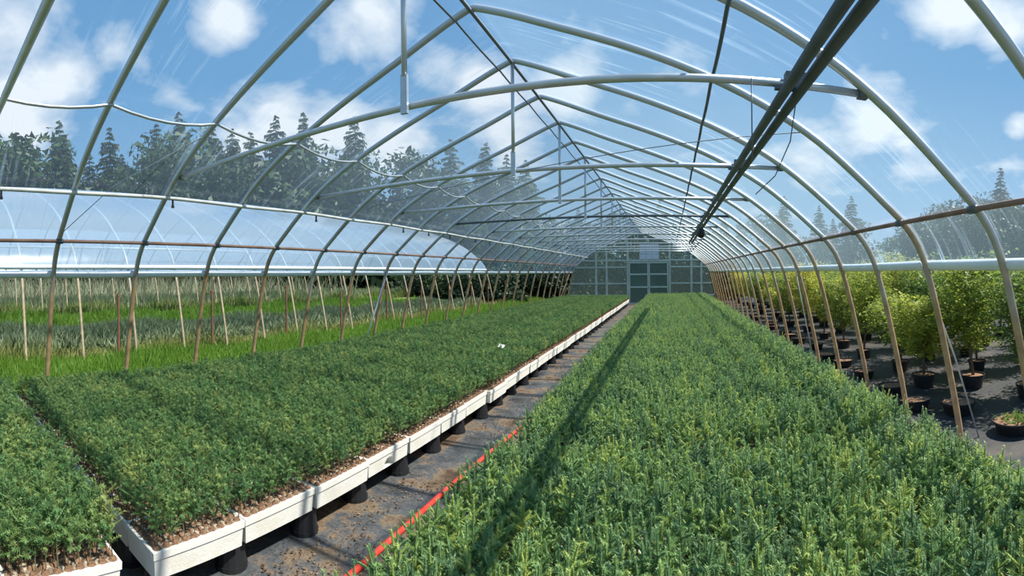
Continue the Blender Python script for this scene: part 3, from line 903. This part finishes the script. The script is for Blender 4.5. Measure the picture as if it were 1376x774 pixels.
# ------------------------------------------------------------------ grass strip, neighbouring houses and their beds
def zb(x):
    return float(np.interp(-x, [5.95, 6.4, 7.2, 8.4, 9.2, 40], [0.0, 0.10, 0.20, 0.26, 0.26, 0.26]))
m = MB()
xs = [-5.95, -6.4, -7.2, -8.4, -9.2, -20, -40]
for j, y in enumerate((-8, 34)):
    m.v += [(x, y, zb(x)) for x in xs]
m.f += [(i, i + len(xs), i + 1 + len(xs), i + 1) for i in range(len(xs) - 1)]; m.m += [0] * (len(xs) - 1)
tag(m.build('grass_bank', M['earth']), 'low earth bank rising beyond the greenhouse hoops', 'ground', kind='structure')
def blades(n, x0, x1, y0, y1, hmin, hmax, w, zf, lean=0.35, rep=1):
    x = RNG.uniform(x0, x1, n); y = y0 + (y1 - y0) * RNG.random(n) ** 1.6
    h = RNG.uniform(hmin, hmax, n) * (0.75 + 0.25 * np.sin(x * 2.3 + y * 1.7))
    z = np.array([zf(a) for a in x]) - 0.01
    th = RNG.uniform(0, 2 * np.pi, n); ph = RNG.uniform(0, 2 * np.pi, n)
    sx, sy = np.cos(th) * w, np.sin(th) * w
    V = np.zeros((n, 3, 3))
    V[:, 0] = np.column_stack([x - sx, y - sy, z]); V[:, 1] = np.column_stack([x + sx, y + sy, z])
    l = RNG.random(n) * lean * h
    V[:, 2] = np.column_stack([x + np.cos(ph) * l, y + np.sin(ph) * l, z + h])
    return V
def stuff(name, V, mt_, label, cat):
    return tag(obj(name, tri_mesh(name, V, M[mt_])), label, cat, kind='stuff')
stuff('grass_strip', blades(60000, -8.3, -5.85, -1, 27, 0.10, 0.30, 0.012, zb, 0.7), 'grass', 'lush bright green grass strip between the hoops and the next house', 'grass')
stuff('weed_row', blades(7000, -8.75, -8.2, -1, 25, 0.10, 0.40, 0.02, zb, 0.8), 'weed', 'yellowish weeds along the foot of the next house', 'weeds')
def crop(name, x0, x1, y0, y1, zlo, h, n, mt_, label):
    V = blades(n, x0, x1, y0, y1, h * 0.5, h, 0.03, lambda a: zlo, 0.9)
    stuff(name, V, mt_, label, 'crop')
crop('grey_green_bed', -12.0, -8.8, -1, 21.5, 0.36, 0.40, 26000, 'grey_crop', 'grey-green seedling bed in the next house')
crop('bright_green_bed', -16.0, -12.4, -1, 21.5, 0.36, 0.42, 16000, 'grass', 'bright green seedling bed deeper in the next house')
crop('tan_weeds', -18.6, -16.8, -1, 30, 0.26, 0.75, 9000, 'weed', 'tan dry weeds between the two farther houses')
M['brush'] = leaf_mat('pale_haze_brush', [(0.10, (0.15, 0.19, 0.12)), (0.5, (0.22, 0.26, 0.17)), (0.9, (0.30, 0.33, 0.22))], 0.3)
crop('far_haze_brush', -36, -28.5, -3, 40, 0.2, 2.3, 9000, 'brush', 'added grey-green brush, pale as haze, behind the farthest house')  # added brush; its pale colour stands in for haze over the dark wood
crop('far_bed', -27, -18.8, -1, 34, 0.40, 0.6, 16000, 'grey_crop', 'grey-green beds in the farthest house')

nb = empty('neighbouring_greenhouse', (-12.35, 0, 0.14))
tag(nb, 'second arched greenhouse with milky film standing beyond the grass strip', 'greenhouse')
M['pale_pipe'] = pipe_mat('pale_hoop_pipe', 1.2, 2.8, (0.62, 0.65, 0.66), (0.27, 0.22, 0.145))
HN = hoop_mesh('hoop', 0.025, M['pale_pipe'], 7)
SN = 1.07
for k in range(-5, 20):
    obj('hoop', HN, nb).location = (0, 0.75 + SN * k, 0)
cover('film_cover', 0, 0.75 - 5 * SN, 0.75 + 19 * SN, ROLL_Z, M['milky_sky_film'], n=40, parent=nb, sag=0.0)
for sx in (-1, 1):
    m = MB(); m.tube([(sx * (half_at(ROLL_Z) + 0.05), 0.75 - 5 * SN, ROLL_Z), (sx * (half_at(ROLL_Z) + 0.05), 0.75 + 19 * SN, ROLL_Z)], 0.045, 8); m.build('film_roll', M['roll'], nb, True)
    m = MB(); m.tube([(sx * (half_at(2.2) - .03), 0.75 - 5 * SN, 2.2), (sx * (half_at(2.2) - .03), 0.75 + 19 * SN, 2.2)], 0.02, 6); m.build('side_purlin', M['pale_pipe'], nb, True)
m = MB(); m.tube([(0, 0.75 - 5 * SN, 3.95), (0, 0.75 + 19 * SN, 3.95)], 0.02, 6); m.build('ridge_purlin', M['pale_pipe'], nb, True)
nb2 = copy_tree(nb); nb2.location = (-23.0, 2.0, 0.14)
nb2['label'] = 'farthest arched greenhouse with milky film behind the dry weeds'

m = MB(); m.tube([(0, 0, -0.1), (0, 0, 1.08)], 0.024, 7); m.tube([(0, 0, 1.08), (0, 0, 1.12)], 0.03, 7); STK = m.mesh('garden_stake', M['stake'])
for k in range(0, 11):
    o = obj('garden_stake', STK); y = 3.62 + 2.12 * k
    o.location = (-8.22 + jit(.05), y, 0.27); o.rotation_euler = (jit(.03), jit(.03), 0); o.scale = (1, 1, 0.92 + 0.2 * random.random())
    tag(o, 'thin red-brown stake standing in the weeds at the grass edge', 'stake', 'stakes along the grass strip')

# ------------------------------------------------------------------ potted trees on the open side
def potted_tree(seed, H, mt_, dense=1.0):
    rng = np.random.default_rng(seed)
    tr = []
    trunk = MB()
    bend = rng.normal(0, .04, 2)
    def tp(t): return np.array([bend[0] * math.sin(t * 3), bend[1] * math.sin(t * 2.5), 0.24 + t * (H - 0.24)])
    trunk.tube([tuple(tp(t)) for t in (-0.02, 0.2, 0.45, 0.7, 0.97)], [0.028, 0.024, 0.018, 0.011, 0.004], 7)
    nbr = int(72 * dense)
    for i in range(nbr):
        t = 0.19 + 0.79 * (i + rng.random()) / nbr
        p = tp(t); th = i * 2.399 + rng.normal(0, .3)
        L = (0.66 * math.sin(math.pi * min(1, 1.0 - 0.72 * t)) + 0.10) * (0.7 + 0.5 * rng.random())
        d = np.array([math.cos(th), math.sin(th), 0.25 + 0.5 * rng.random()]); d /= np.linalg.norm(d)
        trunk.tube([tuple(p), tuple(p + d * L * 0.55 + np.array([0, 0, -.01])), tuple(p + d * L)], [0.006, 0.004, 0.001], 3, cap=False)
        for j in range(int(40 * L / 0.5) + 6):
            u = 0.22 + 0.8 * rng.random()
            q = p + d * L * u + rng.normal(0, 0.045 + 0.04 * u, 3) * np.array([1, 1, .6])
            a = rng.normal(0, 1, 3) * (1, 1, .4); a /= np.linalg.norm(a)
            b = np.cross(a, rng.normal(0, .45, 3) + (0.2, 0, 1)); b /= np.linalg.norm(b)
            l = 0.024 + 0.034 * rng.random(); w = l * 0.45
            tr.append((q - a * l, q + b * w, q + a * l)); tr.append((q - a * l, q + a * l, q - b * w))
    return trunk.mesh('trunk', M['bark'], True), tri_mesh('foliage', tr, M[mt_])
m = MB(); m.lathe([(0.0, 0.0), (0.135, 0.0), (0.165, 0.22), (0.178, 0.22), (0.180, 0.26), (0.168, 0.26), (0.160, 0.225), (0.0, 0.225)], 18); NPOT = m.mesh('pot', M['pot'])
NPOT.transform(Matrix.Diagonal((1.12, 1.12, 0.85, 1)))
m = MB(); m.lathe([(0.0, 0.245), (0.09, 0.242), (0.163, 0.230)], 14); NSOIL = m.mesh('soil', M['soil'])
NSOIL.transform(Matrix.Diagonal((1.12, 1.12, 0.85, 1)))
KINDS = [(potted_tree(101, 1.95, 'potted'), 'yellow-green feathery young tree in a round black pot', 'yellow-green potted trees'),
         (potted_tree(102, 2.15, 'potted', 1.15), 'tall yellow-green feathery young tree in a round black pot', 'tall yellow-green potted trees'),
         (potted_tree(103, 1.75, 'potted_dark'), 'mid-green young tree in a round black pot', 'mid-green potted trees'),
         (potted_tree(104, 1.25, 'potted'), 'short yellow-green young tree in a round black pot', 'short yellow-green potted trees')]
def place_potted(x, y, kind, sc=1.0, label=None):
    (tm, fm), lab, grp = KINDS[kind]
    t = empty('potted_tree', (x, y, 0), random.random() * 6.28); t.scale = (sc, sc, sc)
    obj('pot', NPOT, t); obj('soil', NSOIL, t); obj('trunk', tm, t); obj('foliage', fm, t)
    tag(t, label or lab, 'potted tree', None if label else grp)
spots = [(4.20, 5.70, 0), (4.45, 4.75, 2), (3.62, 6.15, 3)]
for (x, y, k) in spots: place_potted(x, y, k, 0.92)
for r, x in enumerate((3.85, 4.85, 5.75, 6.85, 8.0)):
    y = (7.3, 6.6, 4.9, 5.6, 5.0)[r]
    while y < 27:
        k = random.choice((0, 0, 1, 2, 2, 3) if r < 3 else (0, 1, 2, 2))
        place_potted(x + jit(.15), y + jit(.12), k, 0.74 + 0.17 * random.random())
        y += 1.25 + 0.06 * r + 0.02 * y
ep = empty('shallow_pot', (3.40, 3.86, 0)); tag(ep, 'round black pot without a tree, low green weeds sprouting in it', 'pot')
obj('pot', NPOT, ep); obj('soil', NSOIL, ep); ep.scale = (1.25, 1.25, 0.62)
V = blades(140, -0.13, 0.13, -0.13, 0.13, 0.04, 0.10, 0.014, lambda a: 0.24, 1.2)
tag(obj('weeds', tri_mesh('weeds', V, M['potted_dark']), ep), kind='stuff')
ep2 = empty('shallow_pot', (3.30, 4.78, 0)); tag(ep2, 'round black pot filled with bare brown soil beside the hoop foot', 'pot')
obj('pot', NPOT, ep2); obj('soil', NSOIL, ep2); ep2.scale = (1.1, 1.1, 0.7)

for i in range(14):
    y = 5.2 + 0.95 * i + jit(.25); x = 3.05 + 0.012 * i + jit(.12)
    e3 = empty('shallow_pot', (x, y, 0)); e3.scale = (0.95 + jit(.15), 0.95 + jit(.15), 0.6 + jit(.12))
    obj('pot', NPOT, e3); obj('soil', NSOIL, e3)
    tag(e3, 'low black pot of bare soil along the hoop feet before the potted trees', 'pot', 'low black pots along the hoop feet')
fence = empty('board_fence', (9.6, 0, 0)); tag(fence, 'grey horizontal board fence behind the potted trees', 'fence')
m = MB(); m.box(-0.015, 0.015, 0.01, 2.39, 0, 0.14); FB = m.mesh('board', M['fence'])
m = MB(); m.box(0.02, 0.11, -0.045, 0.045, 0, 1.9); FP = m.mesh('post', M['fence'])
for k in range(9):
    obj('post', FP, fence).location = (0, 5 + 2.4 * k, 0)
    for j in range(8):
        if k < 8: obj('board', FB, fence).location = (0, 5 + 2.4 * k, 0.2 + 0.21 * j)

# ------------------------------------------------------------------ woodland around
def conifer(seed, H=16.0):
    rng = np.random.default_rng(seed)
    tr = []
    z = 1.4
    while z < H - 0.2:
        f = 1 - (z / H)
        R = (0.26 * H * f ** 0.85 + 0.15) * (0.75 + 0.5 * rng.random())
        nb_ = int(7 + 7 * f)
        for k in range(nb_):
            th = 2 * math.pi * (k + rng.random()) / nb_
            L = R * (0.7 + 0.6 * rng.random()); w = 0.16 * L + 0.12
            d = np.array([math.cos(th), math.sin(th), -0.22]); sd_ = np.array([-math.sin(th), math.cos(th), 0])
            b = np.array([0, 0, z + 0.3 * rng.random()])
            for q in range(5):
                u0 = q / 5 * 0.9; u1 = u0 + 0.3 + 0.15 * rng.random()
                p = b + d * L * u0
                for sgn in (-1, 1):
                    tip = b + d * L * min(u1, 1.05) + sd_ * sgn * w * (1.1 - 0.6 * u0) + np.array([0, 0, -0.25 * L * rng.random() - .1])
                    tr.append((p, p + d * L * 0.24 + np.array([0, 0, 0.06]), tip))
        z += 0.42 + 0.30 * f
    m = MB(); m.tube([(0, 0, 0), (0, 0, H * 0.5), (0, 0, H)], [0.22, 0.13, 0.02], 6)
    return tri_mesh('foliage', tr, M['forest']), m.mesh('trunk', M['bark'])
def broadleaf(seed, H=13.0, R=3.6, mt_='broadleaf', z0=0.28):
    rng = np.random.default_rng(seed)
    tr = []
    blobs = [(rng.normal(0, R * 0.42), rng.normal(0, R * 0.42), H * (z0 + 0.62 * rng.random()), R * (0.35 + 0.25 * rng.random())) for _ in range(14)] + [(0, 0, H * 0.80, R * 0.55)]
    for bx, by, bz, br in blobs:
        for i in range(150):
            v = rng.normal(0, 1, 3); v /= np.linalg.norm(v)
            c = np.array([bx, by, bz]) + v * br * (0.8 + 0.3 * rng.random())
            a = rng.normal(0, 1, 3); a /= np.linalg.norm(a); b = np.cross(a, v); b /= np.linalg.norm(b) + 1e-9
            l = R * (0.05 + 0.06 * rng.random())
            tr.append((c - a * l, c + b * l, c + a * l))
    m = MB(); m.tube([(0, 0, 0), (0.1, 0, H * 0.4), (0, 0, H * 0.8)], [H * 0.022, H * 0.016, H * 0.005], 7)
    return tri_mesh('foliage', tr, M[mt_]), m.mesh('trunk', M['bark'])
CON = [conifer(s) for s in (1, 2, 3)]
BRO = [broadleaf(s) for s in (5, 6)]
def wood(meshes, x, y, sc, sz, name, label, group):
    t = empty(name, (x, y, -0.05), random.random() * 6.28); t.scale = (sc, sc, sz)
    obj('trunk', meshes[1], t); obj('foliage', meshes[0], t)
    tag(t, label, 'tree', group)
def band(n, pos, hscale, side, pb=0.25):
    for i in range(n):
        x, y = pos((i + 0.5) / n)
        x += jit(2.2); y += jit(2.2)
        if random.random() < pb:
            s_ = hscale * (0.8 + 0.3 * random.random()); wood(random.choice(BRO), x, y, s_ * 1.25, s_ * 1.15, 'woodland_tree', 'round-crowned leafy tree in the wood %s' % side, 'leafy trees in the wood %s' % side)
        else:
            s_ = hscale * (0.75 + 0.4 * random.random()); wood(random.choice(CON), x, y, s_, s_, 'conifer', 'tall dark conifer in the wood %s' % side, 'conifers in the wood %s' % side)
band(46, lambda t: (-47 - 4 * math.sin(t * 9), -4 + 78 * t), 1.08, 'beyond the farthest greenhouse')
band(34, lambda t: (-52 - 5 * math.cos(t * 7), -2 + 80 * t), 1.15, 'beyond the farthest greenhouse', 0.3)
band(26, lambda t: (-41 + 24 * t, 24 + 36 * t), 1.0, 'beyond the farthest greenhouse', 0.3)
band(24, lambda t: (-40 + 72 * t, 66 + 4 * math.sin(t * 8)), 0.72, 'behind the end wall', 0.4)
band(16, lambda t: (-34 + 62 * t, 56 + 3 * math.sin(t * 11)), 0.45, 'behind the end wall', 0.6)
band(32, lambda t: (36 + 3 * math.sin(t * 9), 10 + 58 * t), 0.72, 'behind the board fence', 0.6)
band(22, lambda t: (31 + 2 * math.sin(t * 9), 12 + 50 * t), 0.55, 'behind the board fence', 0.8)
wood(BRO[0], -36, 19, 1.15, 1.02, 'woodland_tree', 'large leafy tree standing out before the conifers', None)
SHR = broadleaf(9, 2.6, 1.3, 'forest', 0.1)
for i in range(14):
    wood(SHR, -8.6 - 0.75 * i + jit(.3), 23.3 + 0.55 * i + jit(.5), 0.8 + .3 * random.random(), 0.75 + .2 * random.random(), 'dark_shrub', 'dark evergreen shrub past the end of the next house', 'dark shrubs past the next house')
for i in range(8):
    wood(SHR, -6.9 - 0.7 * i + jit(.3), 28.6 + 0.3 * i + jit(.4), 0.85 + .3 * random.random(), 0.8 + .2 * random.random(), 'dark_shrub', 'dark evergreen shrub past the end of the next house', 'dark shrubs past the next house')
for i in range(12):
    wood(SHR, -5.5 + 0.9 * i + jit(.3), 29.5 + jit(.8), 0.9 + .3 * random.random(), 0.9 + .4 * random.random(), 'dark_shrub', 'dark evergreen shrub right behind the end wall', 'dark shrubs behind the end wall')
